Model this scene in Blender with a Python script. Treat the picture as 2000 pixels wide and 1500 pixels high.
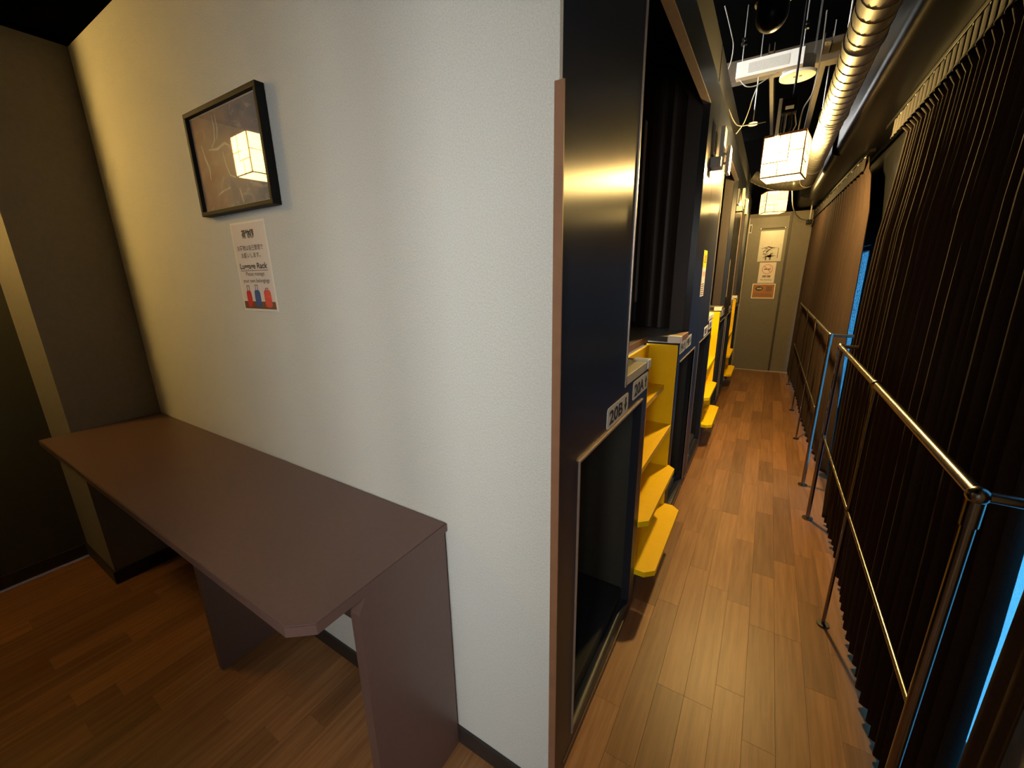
import bpy, bmesh, math, random
from mathutils import Vector, Matrix

# ------------------------------------------------------------------ reset
for _o in list(bpy.data.objects):
    bpy.data.objects.remove(_o, do_unlink=True)
scene = bpy.context.scene
COL = scene.collection
random.seed(7)

# ------------------------------------------------------------------ camera
def camera_matrix(loc, yaw, pitch, roll):
    f = Vector((-math.sin(yaw) * math.cos(pitch), math.cos(yaw) * math.cos(pitch), -math.sin(pitch)))
    r = Vector((math.cos(yaw), math.sin(yaw), 0))
    d = f.cross(r)
    r2 = r * math.cos(roll) + d * math.sin(roll)
    d2 = f.cross(r2)
    m = Matrix.Identity(4)
    for i in range(3):
        m[i][0] = r2[i]; m[i][1] = -d2[i]; m[i][2] = -f[i]; m[i][3] = loc[i]
    return m
cam_data = bpy.data.cameras.new('camera')
cam_data.sensor_fit = 'HORIZONTAL'; cam_data.sensor_width = 36.0
cam_data.lens = 36.0 * 791.09 / 2000.0
cam_data.clip_start = 0.02
cam = bpy.data.objects.new('camera', cam_data); COL.objects.link(cam)
cam.matrix_world = camera_matrix((0.335, -0.701, 1.40), math.radians(31.934), math.radians(15.006), math.radians(0.987))
scene.camera = cam

# ------------------------------------------------------------------ world, daylight, exposure
SKY_STRENGTH = 13.5
world = bpy.data.worlds.new('sky'); scene.world = world; world.use_nodes = True
_bg = world.node_tree.nodes['Background']
_bg.inputs[0].default_value = (1.0, 0.98, 0.93, 1); _bg.inputs[1].default_value = SKY_STRENGTH
def portal(name, loc, sy, sz):
    d = bpy.data.lights.new(name, 'AREA'); d.shape = 'RECTANGLE'; d.size = sz; d.size_y = sy
    d.cycles.is_portal = True
    o = bpy.data.objects.new(name, d); COL.objects.link(o); o.location = loc
    o.rotation_euler = (0, math.radians(90), 0)      # emits towards -X, into the room
    return o
XW = 0.88                                             # inner face of the window wall
portal('daylight_portal', (XW + 0.10, -2.3, 2.05), 1.4, 1.6)
_p = portal('daylight_portal', (0.65, -3.17, 2.05), 1.0, 1.0); _p.rotation_euler = (math.radians(90), 0, 0); _p.data.size = 0.4; _p.data.size_y = 1.6
portal('daylight_portal', (XW + 0.10, 1.57, 0.79), 2.6, 1.54)
portal('daylight_portal', (XW + 0.10, 4.45, 0.79), 2.9, 1.54)
LAMP_COL = (1.0, 0.66, 0.21)
LAMP_EMIT = (0.42, 0.36, 7.5)      # glow of the paper: near, far, luggage corner
LAMP_THIN = (0.993, 0.994, 0.0)        # share of light the thin washi lets straight through
LAMP_BULB = (88.0, 25.0, 1.5)         # bulb watts
scene.view_settings.view_transform = 'Standard'
scene.view_settings.look = 'None'
scene.view_settings.gamma = 1.0
scene.view_settings.use_curve_mapping = False
scene.view_settings.exposure = 0.85
scene.cycles.max_bounces = 7; scene.cycles.diffuse_bounces = 4; scene.cycles.glossy_bounces = 4; scene.cycles.transparent_max_bounces = 12

# ------------------------------------------------------------------ materials
def new_mat(name):
    m = bpy.data.materials.new(name); m.use_nodes = True
    return m, m.node_tree.nodes, m.node_tree.links, m.node_tree.nodes['Principled BSDF']
def C4(c): return (c[0], c[1], c[2], 1)
def mat(name, col, rough=0.5, metal=0.0, var=0.06, scale=30, bump=0.0, bscale=200, spec=0.5, coat=0.0, sheen=0.0):
    m, n, l, b = new_mat(name)
    tc = n.new('ShaderNodeTexCoord')
    no = n.new('ShaderNodeTexNoise'); no.inputs['Scale'].default_value = scale; no.inputs['Detail'].default_value = 4
    l.new(tc.outputs['Object'], no.inputs['Vector'])
    r = n.new('ShaderNodeValToRGB')
    r.color_ramp.elements[0].position = 0.3; r.color_ramp.elements[1].position = 0.7
    r.color_ramp.elements[0].color = C4([max(0, x * (1 - var)) for x in col])
    r.color_ramp.elements[1].color = C4([min(1, x * (1 + var)) for x in col])
    l.new(no.outputs['Fac'], r.inputs['Fac']); l.new(r.outputs['Color'], b.inputs['Base Color'])
    b.inputs['Roughness'].default_value = rough; b.inputs['Metallic'].default_value = metal
    b.inputs['Specular IOR Level'].default_value = spec
    b.inputs['Coat Weight'].default_value = coat
    b.inputs['Sheen Weight'].default_value = sheen
    if bump > 0:
        n2 = n.new('ShaderNodeTexNoise'); n2.inputs['Scale'].default_value = bscale; n2.inputs['Detail'].default_value = 3
        l.new(tc.outputs['Object'], n2.inputs['Vector'])
        bp = n.new('ShaderNodeBump'); bp.inputs['Strength'].default_value = bump; bp.inputs['Distance'].default_value = 0.002
        l.new(n2.outputs['Fac'], bp.inputs['Height']); l.new(bp.outputs['Normal'], b.inputs['Normal'])
    return m
def mat_plank(name):
    m, n, l, b = new_mat(name)
    tc = n.new('ShaderNodeTexCoord'); oi = n.new('ShaderNodeObjectInfo')
    mp = n.new('ShaderNodeMapping'); mp.inputs['Scale'].default_value = (60, 3.0, 60)
    add = n.new('ShaderNodeVectorMath'); add.operation = 'MULTIPLY_ADD'
    cx = n.new('ShaderNodeCombineXYZ')
    for i in range(3): l.new(oi.outputs['Random'], cx.inputs[i])
    add.inputs[1].default_value = (1, 1, 1)
    sc_ = n.new('ShaderNodeVectorMath'); sc_.operation = 'SCALE'; sc_.inputs['Scale'].default_value = 37.0
    l.new(cx.outputs[0], sc_.inputs[0])
    l.new(tc.outputs['Object'], add.inputs[0]); l.new(sc_.outputs[0], add.inputs[2])
    l.new(add.outputs[0], mp.inputs['Vector'])
    no = n.new('ShaderNodeTexNoise'); no.inputs['Scale'].default_value = 1.0; no.inputs['Detail'].default_value = 5; no.inputs['Roughness'].default_value = 0.6
    l.new(mp.outputs[0], no.inputs['Vector'])
    r = n.new('ShaderNodeValToRGB')
    r.color_ramp.elements[0].position = 0.28; r.color_ramp.elements[0].color = (0.190, 0.080, 0.026, 1)
    r.color_ramp.elements[1].position = 0.72; r.color_ramp.elements[1].color = (0.345, 0.165, 0.066, 1)
    l.new(no.outputs['Fac'], r.inputs['Fac'])
    r2 = n.new('ShaderNodeValToRGB')
    r2.color_ramp.elements[0].color = (0.64, 0.61, 0.58, 1); r2.color_ramp.elements[1].color = (1.14, 1.13, 1.12, 1)
    l.new(oi.outputs['Random'], r2.inputs['Fac'])
    mx = n.new('ShaderNodeMix'); mx.data_type = 'RGBA'; mx.blend_type = 'MULTIPLY'; mx.inputs[0].default_value = 1.0
    l.new(r.outputs['Color'], mx.inputs[6]); l.new(r2.outputs['Color'], mx.inputs[7])
    l.new(mx.outputs[2], b.inputs['Base Color'])
    b.inputs['Roughness'].default_value = 0.42; b.inputs['Specular IOR Level'].default_value = 0.45
    bp = n.new('ShaderNodeBump'); bp.inputs['Strength'].default_value = 0.12; bp.inputs['Distance'].default_value = 0.002
    l.new(no.outputs['Fac'], bp.inputs['Height']); l.new(bp.outputs['Normal'], b.inputs['Normal'])
    return m
def mat_wallpaper(name, col):
    m, n, l, b = new_mat(name)
    tc = n.new('ShaderNodeTexCoord')
    vo = n.new('ShaderNodeTexVoronoi'); vo.inputs['Scale'].default_value = 210
    no = n.new('ShaderNodeTexNoise'); no.inputs['Scale'].default_value = 330; no.inputs['Detail'].default_value = 5
    for t in (vo, no): l.new(tc.outputs['Object'], t.inputs['Vector'])
    r = n.new('ShaderNodeValToRGB')
    r.color_ramp.elements[0].position = 0.35; r.color_ramp.elements[0].color = C4([c * 0.86 for c in col])
    r.color_ramp.elements[1].position = 0.62; r.color_ramp.elements[1].color = C4(col)
    l.new(no.outputs['Fac'], r.inputs['Fac']); l.new(r.outputs['Color'], b.inputs['Base Color'])
    ad = n.new('ShaderNodeMath'); ad.operation = 'ADD'
    l.new(vo.outputs['Distance'], ad.inputs[0]); l.new(no.outputs['Fac'], ad.inputs[1])
    bp = n.new('ShaderNodeBump'); bp.inputs['Strength'].default_value = 0.35; bp.inputs['Distance'].default_value = 0.0015
    l.new(ad.outputs[0], bp.inputs['Height']); l.new(bp.outputs['Normal'], b.inputs['Normal'])
    b.inputs['Roughness'].default_value = 0.75; b.inputs['Specular IOR Level'].default_value = 0.25
    return m
def mat_paper_lamp(name, strength, thin):
    m, n, l, b = new_mat(name)
    n.remove(b); out = n['Material Output']
    tc = n.new('ShaderNodeTexCoord')
    no = n.new('ShaderNodeTexNoise'); no.inputs['Scale'].default_value = 60; no.inputs['Detail'].default_value = 6
    l.new(tc.outputs['Object'], no.inputs['Vector'])
    em = n.new('ShaderNodeEmission'); em.inputs['Color'].default_value = C4(LAMP_COL if thin == 0 else (1.0, 0.70, 0.24)); em.inputs['Strength'].default_value = strength
    tr = n.new('ShaderNodeBsdfTranslucent'); tp = n.new('ShaderNodeBsdfTransparent')
    r = n.new('ShaderNodeValToRGB')
    r.color_ramp.elements[0].color = (0.75, 0.70, 0.55, 1); r.color_ramp.elements[1].color = (0.9, 0.86, 0.72, 1)
    l.new(no.outputs['Fac'], r.inputs['Fac']); l.new(r.outputs['Color'], tr.inputs['Color'])
    mx = n.new('ShaderNodeMixShader'); mx.inputs[0].default_value = thin
    l.new(tr.outputs[0], mx.inputs[1]); l.new(tp.outputs[0], mx.inputs[2])
    ad = n.new('ShaderNodeAddShader')
    l.new(em.outputs[0], ad.inputs[0]); l.new(mx.outputs[0], ad.inputs[1]); l.new(ad.outputs[0], out.inputs['Surface'])
    return m
def mat_glass(name, tint, refl=1.0):
    m, n, l, b = new_mat(name)
    n.remove(b); out = n['Material Output']
    tr = n.new('ShaderNodeBsdfTransparent')
    gl = n.new('ShaderNodeBsdfGlossy'); gl.inputs['Roughness'].default_value = 0.02
    lw = n.new('ShaderNodeLayerWeight'); lw.inputs['Blend'].default_value = 0.5
    pw = n.new('ShaderNodeMath'); pw.operation = 'POWER'; pw.inputs[1].default_value = 5.0
    l.new(lw.outputs['Facing'], pw.inputs[0])
    fr = n.new('ShaderNodeMath'); fr.operation = 'MULTIPLY_ADD'; fr.inputs[1].default_value = 0.96; fr.inputs[2].default_value = 0.04
    l.new(pw.outputs[0], fr.inputs[0])
    tc = n.new('ShaderNodeTexCoord')
    no = n.new('ShaderNodeTexNoise'); no.inputs['Scale'].default_value = 3
    l.new(tc.outputs['Object'], no.inputs['Vector'])
    r = n.new('ShaderNodeValToRGB')
    r.color_ramp.elements[0].color = C4([t * 0.98 for t in tint]); r.color_ramp.elements[1].color = C4(tint)
    l.new(no.outputs['Fac'], r.inputs['Fac']); l.new(r.outputs['Color'], tr.inputs['Color'])
    mx = n.new('ShaderNodeMixShader'); l.new(fr.outputs[0], mx.inputs[0])
    l.new(tr.outputs[0], mx.inputs[1]); l.new(gl.outputs[0], mx.inputs[2]); l.new(mx.outputs[0], out.inputs['Surface'])
    return m
def mat_art(name):
    # hazy generic painting: warm clouded left, cool grey right, pale wisps
    m, n, l, b = new_mat(name)
    tc = n.new('ShaderNodeTexCoord')
    sep = n.new('ShaderNodeSeparateXYZ'); l.new(tc.outputs['Generated'], sep.inputs[0])
    no = n.new('ShaderNodeTexNoise'); no.inputs['Scale'].default_value = 3.2; no.inputs['Detail'].default_value = 6; no.inputs['Distortion'].default_value = 1.1
    l.new(tc.outputs['Generated'], no.inputs['Vector'])
    ma = n.new('ShaderNodeMath'); ma.operation = 'MULTIPLY_ADD'; ma.inputs[1].default_value = 0.75
    l.new(no.outputs['Fac'], ma.inputs[0]); 
    sx = n.new('ShaderNodeMath'); sx.operation = 'MULTIPLY_ADD'; sx.inputs[1].default_value = 0.55; sx.inputs[2].default_value = -0.15
    l.new(sep.outputs['X'], sx.inputs[0]); l.new(sx.outputs[0], ma.inputs[2])
    r = n.new('ShaderNodeValToRGB'); e = r.color_ramp.elements
    e[0].position = 0.15; e[0].color = (0.36, 0.19, 0.15, 1)
    e[1].position = 0.85; e[1].color = (0.19, 0.205, 0.235, 1)
    x = e.new(0.40); x.color = (0.46, 0.33, 0.26, 1)
    x = e.new(0.58); x.color = (0.35, 0.29, 0.285, 1)
    l.new(ma.outputs[0], r.inputs['Fac'])
    n2 = n.new('ShaderNodeTexNoise'); n2.inputs['Scale'].default_value = 5.0; n2.inputs['Detail'].default_value = 8; n2.inputs['Distortion'].default_value = 2.4
    l.new(tc.outputs['Generated'], n2.inputs['Vector'])
    r2 = n.new('ShaderNodeValToRGB')
    r2.color_ramp.elements[0].position = 0.56; r2.color_ramp.elements[0].color = (0, 0, 0, 1)
    r2.color_ramp.elements[1].position = 0.72; r2.color_ramp.elements[1].color = (0.5, 0.5, 0.5, 1)
    l.new(n2.outputs['Fac'], r2.inputs['Fac'])
    mx = n.new('ShaderNodeMix'); mx.data_type = 'RGBA'
    l.new(r2.outputs['Color'], mx.inputs[0]); l.new(r.outputs['Color'], mx.inputs[6]); mx.inputs[7].default_value = (0.66, 0.57, 0.48, 1)
    l.new(mx.outputs[2], b.inputs['Base Color']); b.inputs['Roughness'].default_value = 0.8
    return m

M = {}
M['wall'] = mat_wallpaper('speckled_wallpaper', (0.66, 0.655, 0.615))
M['greywall'] = mat('grey_wall_paint', (0.235, 0.215, 0.20), 0.8, var=0.05, scale=60, bump=0.25, bscale=260)
M['darkwall'] = mat('dark_grey_wall_paint', (0.055, 0.055, 0.050), 0.8, var=0.05, scale=60, bump=0.2, bscale=260)
M['concrete'] = mat('rough_grey_render', (0.66, 0.61, 0.58), 0.85, var=0.12, scale=18, bump=0.4, bscale=120)
M['black'] = mat('black_ceiling_paint', (0.0013, 0.0013, 0.0013), 0.95, var=0.2, spec=0.0)
M['blackgloss'] = mat('black_gloss_paint', (0.003, 0.0028, 0.0026), 0.36, var=0.1, spec=0.09)
M['base'] = mat('dark_brown_baseboard', (0.030, 0.022, 0.019), 0.5, var=0.1)
M['plank'] = mat_plank('oak_vinyl_plank')
M['subfloor'] = mat('brown_underlay', (0.13, 0.065, 0.03), 0.6, var=0.1, scale=12)
M['laminate'] = mat('mauve_brown_laminate', (0.125, 0.070, 0.058), 0.36, var=0.05, scale=90, bump=0.06, bscale=500)
M['lamedge'] = mat('mauve_brown_edge_band', (0.085, 0.050, 0.043), 0.35, var=0.05)
M['rod'] = mat('galvanised_rod', (0.45, 0.43, 0.40), 0.35, 1.0)
M['capsule'] = mat('charcoal_blue_panel', (0.015, 0.0175, 0.026), 0.345, var=0.05, scale=40, spec=0.55)
_n = M['capsule'].node_tree.nodes; _tg = _n.new('ShaderNodeTangent'); _tg.direction_type = 'RADIAL'; _tg.axis = 'Z'
_n['Principled BSDF'].inputs['Anisotropic'].default_value = 0.85      # vertical brushed grain
M['capsule'].node_tree.links.new(_tg.outputs[0], _n['Principled BSDF'].inputs['Tangent'])
M['capin'] = mat('dark_olive_liner', (0.034, 0.029, 0.020), 0.6, var=0.08)
M['capin2'] = mat('dark_brown_liner', (0.035, 0.022, 0.017), 0.5, var=0.08)
M['capblack'] = mat('black_liner', (0.005, 0.005, 0.005), 0.6, var=0.1)
M['trim'] = mat('bronze_edge_trim', (0.42, 0.33, 0.28), 0.35, 0.6, var=0.05)
M['brownedge'] = mat('tan_board_edge', (0.26, 0.125, 0.065), 0.5, var=0.08, scale=25)
M['kick'] = mat('dark_red_brown_kick_board', (0.075, 0.038, 0.028), 0.4, var=0.1)
M['deck'] = mat('grey_deck_vinyl', (0.30, 0.29, 0.27), 0.35, var=0.06)
M['nosing'] = mat('pale_nosing', (0.62, 0.57, 0.44), 0.4, var=0.04)
M['white'] = mat('white_plastic', (0.74, 0.72, 0.66), 0.4, var=0.03)
M['whitegrey'] = mat('pale_grey_plastic', (0.50, 0.48, 0.43), 0.45, var=0.08, scale=150)
M['grey'] = mat('grey_plastic', (0.20, 0.195, 0.18), 0.45, var=0.05)
M['yellow'] = mat('yellow_painted_board', (0.93, 0.60, 0.002), 0.45, var=0.02, spec=0.2)
M['sticker'] = mat('silver_grey_sticker', (0.70, 0.68, 0.65), 0.45, var=0.03)
M['ink'] = mat('black_ink', (0.012, 0.012, 0.012), 0.6, var=0.1)
M['inkgrey'] = mat('brown_grey_ink', (0.10, 0.075, 0.06), 0.7, var=0.1)
M['paper'] = mat('white_paper', (0.72, 0.64, 0.60), 0.6, var=0.02)
M['laminatefilm'] = mat('cream_laminating_edge', (0.82, 0.76, 0.66), 0.35, var=0.02)
M['red'] = mat('red_print', (0.62, 0.035, 0.03), 0.5, var=0.12, scale=80)
M['red2'] = mat('coral_print', (0.74, 0.10, 0.075), 0.5, var=0.12, scale=80)
M['blue'] = mat('blue_print', (0.055, 0.11, 0.30), 0.5, var=0.12, scale=80)
M['brownprint'] = mat('brown_print', (0.19, 0.085, 0.045), 0.5, var=0.1)
M['frame'] = mat('black_picture_frame', (0.005, 0.0045, 0.004), 0.55, var=0.1, spec=0.2)
M['matcream'] = mat('cream_mat_board', (0.70, 0.63, 0.50), 0.6, var=0.03)
M['art'] = mat_art('hazy_painting')
M['wisp'] = mat('pale_brush_stroke', (0.68, 0.58, 0.50), 0.8, var=0.2, scale=60)
M['pglass'] = mat_glass('picture_glass', (0.98, 0.98, 0.98))
M['film'] = mat_glass('blue_film_window_glass', (0.070, 0.174, 0.258))  # blue of the daylight, and its dimming, put into the pane tint
M['clear'] = mat_glass('clear_window_glass', (0.93, 0.95, 0.96))
M['winframe'] = mat('dark_aluminium_sash', (0.012, 0.012, 0.013), 0.4, 0.3, var=0.1)
M['metal'] = mat('brushed_stainless_tube', (0.27, 0.25, 0.23), 0.27, 1.0, var=0.05)
M['curtain'] = mat('brown_blackout_fabric', (0.048, 0.031, 0.024), 0.9, var=0.10, scale=140, bump=0.15, bscale=900, spec=0.1)
M['curtaintape'] = mat('brown_header_tape', (0.016, 0.0105, 0.008), 0.95, var=0.1, scale=140)
M['duct'] = mat('galvanised_spiral_duct', (0.33, 0.325, 0.31), 0.50, 0.75, var=0.12, scale=14)
M['seam'] = mat('duct_seam', (0.10, 0.09, 0.075), 0.5, 0.7, var=0.1)
M['flex'] = mat('foil_flexible_hose', (0.38, 0.36, 0.30), 0.38, 0.85, var=0.08)
M['lampwood'] = mat('red_brown_lamp_frame', (0.16, 0.065, 0.035), 0.5, var=0.1)
M['lattice'] = mat('thin_dark_lattice', (0.035, 0.018, 0.010), 0.6, var=0.1)
for _i in range(3): M['lamppaper%d' % _i] = mat_paper_lamp('glowing_washi_paper', LAMP_EMIT[_i], LAMP_THIN[_i])
M['doorpaint'] = mat('olive_grey_door_paint', (0.135, 0.115, 0.080), 0.45, var=0.05, scale=25)
M['endwall'] = mat('brown_grey_end_wall', (0.145, 0.120, 0.090), 0.6, var=0.05, scale=25)
M['edgeline'] = mat('pale_door_edge', (0.42, 0.38, 0.30), 0.4, 0.3, var=0.05)
M['cable'] = mat('grey_cable', (0.30, 0.28, 0.24), 0.5, var=0.05)
M['blackcable'] = mat('black_cable', (0.01, 0.01, 0.01), 0.5, var=0.05)
M['steel'] = mat('primed_steel_beam', (0.075, 0.060, 0.040), 0.5, 0.3, var=0.2, scale=8)
M['orange'] = mat('orange_print', (0.34, 0.13, 0.025), 0.5, var=0.15, scale=40)
M['posterpaper'] = mat('beige_poster_paper', (0.40, 0.36, 0.28), 0.3, var=0.05, spec=0.6)
M['yellowlabel'] = mat('yellow_label', (0.80, 0.66, 0.02), 0.5, var=0.04)
M['pinkink'] = mat('pink_red_ink', (0.65, 0.22, 0.25), 0.5, var=0.05)
M['beige'] = mat('beige_strip_paper', (0.46, 0.38, 0.24), 0.5, var=0.04)
M['mattress'] = mat('black_mattress_cover', (0.008, 0.008, 0.009), 0.85, var=0.2, scale=60)

# ------------------------------------------------------------------ object helpers
ORG = {}
def obj(name, bm, m, parent=None, smooth=False):
    """link a bmesh (world coordinates) as one mesh object"""
    me = bpy.data.meshes.new(name)
    org = ORG.get(parent.name, Vector((0, 0, 0))) if parent is not None else Vector((0, 0, 0))
    if org.length: bmesh.ops.translate(bm, verts=bm.verts, vec=-org)
    bmesh.ops.recalc_face_normals(bm, faces=bm.faces)
    bm.to_mesh(me); bm.free()
    if smooth:
        for p in me.polygons: p.use_smooth = True
        me.set_sharp_from_angle(angle=math.radians(42))
    me.materials.append(M[m] if isinstance(m, str) else m)
    o = bpy.data.objects.new(name, me); COL.objects.link(o)
    if parent is not None:
        o.parent = parent
    ORG[o.name] = org
    return o
def thing(name, label, cat, loc, group=None):
    o = bpy.data.objects.new(name, None); COL.objects.link(o)
    o.empty_display_size = 0.05; o.location = loc
    o['label'] = label; o['category'] = cat
    if group: o['group'] = group
    ORG[o.name] = Vector(loc)
    return o
def tag(o, label, cat, group=None):
    o['label'] = label; o['category'] = cat
    if group: o['group'] = group
    return o
def struct(o, label=None, cat=None):
    o['kind'] = 'structure'
    if label: o['label'] = label
    if cat: o['category'] = cat
    return o
def BM(): return bmesh.new()
def box(bm, x0, x1, y0, y1, z0, z1, bev=0.0):
    r = bmesh.ops.create_cube(bm, size=1.0)
    vs = r['verts']
    for v in vs:
        v.co = Vector(((x0 + x1) / 2 + v.co.x * (x1 - x0), (y0 + y1) / 2 + v.co.y * (y1 - y0), (z0 + z1) / 2 + v.co.z * (z1 - z0)))
    if bev > 0:
        es = list({e for v in vs for e in v.link_edges})
        bmesh.ops.bevel(bm, geom=es, offset=bev, segments=2, affect='EDGES', profile=0.6)
    return bm
def bx(x0, x1, y0, y1, z0, z1, bev=0.0): return box(BM(), x0, x1, y0, y1, z0, z1, bev)
def frame_axes(d):
    d = d.normalized()
    a = Vector((0, 0, 1)) if abs(d.z) < 0.9 else Vector((1, 0, 0))
    u = d.cross(a).normalized(); v = d.cross(u).normalized()
    return u, v
def tube(bm, pts, r, seg=10, cap=True):
    """round tube along a list of points; r number or list"""
    pts = [Vector(p) for p in pts]; n = len(pts)
    rr = r if isinstance(r, (list, tuple)) else [r] * n
    rings = []; u = None
    for i, p in enumerate(pts):
        d = (pts[min(i + 1, n - 1)] - pts[max(i - 1, 0)]).normalized()
        if u is None: u, v = frame_axes(d)
        else:
            u = (u - d * u.dot(d)).normalized()
        v = d.cross(u).normalized()
        rings.append([bm.verts.new(p + (u * math.cos(2 * math.pi * k / seg) + v * math.sin(2 * math.pi * k / seg)) * rr[i]) for k in range(seg)])
    for a, b in zip(rings, rings[1:]):
        for k in range(seg):
            bm.faces.new((a[k], a[(k + 1) % seg], b[(k + 1) % seg], b[k]))
    if cap:
        bm.faces.new(rings[0]); bm.faces.new(rings[-1])
    return bm
def tb(pts, r, seg=10): return tube(BM(), pts, r, seg)
def prism(bm, poly, axis, a, b):
    """extrude a polygon (list of 2D points) along an axis from a to b.
    axis 'x': (y,z)  axis 'y': (x,z)  axis 'z': (x,y)"""
    def P(p, t):
        return {'x': (t, p[0], p[1]), 'y': (p[0], t, p[1]), 'z': (p[0], p[1], t)}[axis]
    A = [bm.verts.new(P(p, a)) for p in poly]; B = [bm.verts.new(P(p, b)) for p in poly]
    bm.faces.new(A); bm.faces.new(list(reversed(B)))
    n = len(poly)
    for i in range(n):
        bm.faces.new((A[i], A[(i + 1) % n], B[(i + 1) % n], B[i]))
    return bm
def pr(poly, axis, a, b): return prism(BM(), poly, axis, a, b)
def disc(bm, c, r, axis, h, seg=24):
    c = Vector(c); d = Vector(axis).normalized()
    return tube(bm, [c, c + d * h], r, seg)
def cellplate(ys, zs, filled, x0, x1):
    """plate in the y-z plane made of the filled cells of a grid"""
    bm = BM(); ny, nz = len(ys) - 1, len(zs) - 1
    F = [[bool(filled((ys[i] + ys[i + 1]) / 2, (zs[j] + zs[j + 1]) / 2)) for j in range(nz)] for i in range(ny)]
    V = {}
    def v(x, i, j):
        k = (x, i, j)
        if k not in V: V[k] = bm.verts.new((x, ys[i], zs[j]))
        return V[k]
    for i in range(ny):
        for j in range(nz):
            if not F[i][j]: continue
            bm.faces.new((v(x1, i, j), v(x1, i + 1, j), v(x1, i + 1, j + 1), v(x1, i, j + 1)))
            bm.faces.new((v(x0, i, j), v(x0, i, j + 1), v(x0, i + 1, j + 1), v(x0, i + 1, j)))
            if i == 0 or not F[i - 1][j]: bm.faces.new((v(x0, i, j), v(x1, i, j), v(x1, i, j + 1), v(x0, i, j + 1)))
            if i == ny - 1 or not F[i + 1][j]: bm.faces.new((v(x0, i + 1, j), v(x0, i + 1, j + 1), v(x1, i + 1, j + 1), v(x1, i + 1, j)))
            if j == 0 or not F[i][j - 1]: bm.faces.new((v(x0, i, j), v(x0, i + 1, j), v(x1, i + 1, j), v(x1, i, j)))
            if j == nz - 1 or not F[i][j + 1]: bm.faces.new((v(x0, i, j + 1), v(x1, i, j + 1), v(x1, i + 1, j + 1), v(x0, i + 1, j + 1)))
    return bm
def text(name, body, origin, xd, yd, size, m, parent, width=None, bold=0.0, align='CENTER', shear=0.0):
    """flat lettering: origin = centre of the baseline, xd/yd = writing directions"""
    cu = bpy.data.curves.new(name, 'FONT'); cu.body = body; cu.size = 1.0; cu.align_x = align; cu.offset = bold; cu.shear = shear
    cu.resolution_u = 3
    t = bpy.data.objects.new(name, cu); COL.objects.link(t)
    dg = bpy.context.evaluated_depsgraph_get()
    me = bpy.data.meshes.new_from_object(t.evaluated_get(dg))
    bpy.data.objects.remove(t, do_unlink=True); bpy.data.curves.remove(cu)
    xs = [v.co.x for v in me.vertices] or [0, 1]
    w = max(xs) - min(xs)
    sx = size if width is None else width / max(w, 1e-6)
    mid = (max(xs) + min(xs)) / 2
    xd = Vector(xd); yd = Vector(yd); o_ = Vector(origin) - ORG.get(parent.name, Vector((0, 0, 0)))
    for v in me.vertices:
        v.co = o_ + xd * ((v.co.x - mid) * sx) + yd * (v.co.y * size)
    me.materials.clear(); me.materials.append(M[m])
    o = bpy.data.objects.new(name, me); COL.objects.link(o); o.parent = parent
    ORG[o.name] = ORG.get(parent.name, Vector((0, 0, 0)))
    return o
def copy_tree(o, dv, parent=None):
    """copy a thing with its parts and sub-parts; only the root moves"""
    c = o.copy(); COL.objects.link(c)
    if parent is None:
        c.location = Vector(o.location) + Vector(dv)
        ORG[c.name] = ORG.get(o.name, Vector((0, 0, 0))) + Vector(dv)
    else:
        c.parent = parent
    for ch in list(o.children): copy_tree(ch, dv, c)
    return c

# ================================================================== SETTING
XL = -2.59            # left wall
YE = 6.10             # corridor end
YB = -3.05            # wall behind the viewpoint
ZC = 2.31             # lounge ceiling / capsule top
ZH = 3.05             # open corridor ceiling

# floor with planks
fl = BM(); box(fl, XL - 0.1, XW + 0.14, YB - 0.1, 0.02, -0.10, -0.006); box(fl, -0.30, XW + 0.14, 0.02, YE + 0.1, -0.10, -0.006)
floor = struct(obj('floor', fl, 'subfloor'), 'brown oak vinyl plank floor running down the corridor', 'floor')
PW = 0.088
PLANKS = {}
def plank(x, y, length):
    key = round(length, 2)
    if key not in PLANKS:
        me = bpy.data.meshes.new('plank'); b_ = bx(0.00025, PW - 0.00025, 0.00025, key - 0.00025, -0.006, 0.0, 0.0003)
        b_.to_mesh(me); b_.free(); me.materials.append(M['plank']); PLANKS[key] = me
    o = bpy.data.objects.new('plank', PLANKS[key]); COL.objects.link(o); o.parent = floor; o.location = (x, y, 0)
rp = random.Random(3)
def lay(x0, x1, y0, y1):
    x = x0
    while x < x1 - 0.01:
        y = y0; first = True
        while y < y1 - 0.02:
            L = rp.choice((0.35, 0.45, 0.50, 0.60, 0.70))
            if first: L = rp.choice((0.30, 0.45, 0.60)); first = False
            if y + L > y1 - 0.12: L = round(y1 - y, 2)
            plank(x, y, L); y += L
        x += PW
lay(-0.006, XW - 0.05, -1.40, YE)
lay(-0.006 - PW * 29, -0.01, -1.40, 0.0)

# luggage wall (faces the viewer)
struct(obj('wall_middle', bx(XL - 0.1, 0.0, 0.0, 0.012, -0.006, ZC), 'wall'), 'off-white speckled wallpaper wall above the luggage table', 'wall')
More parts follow.
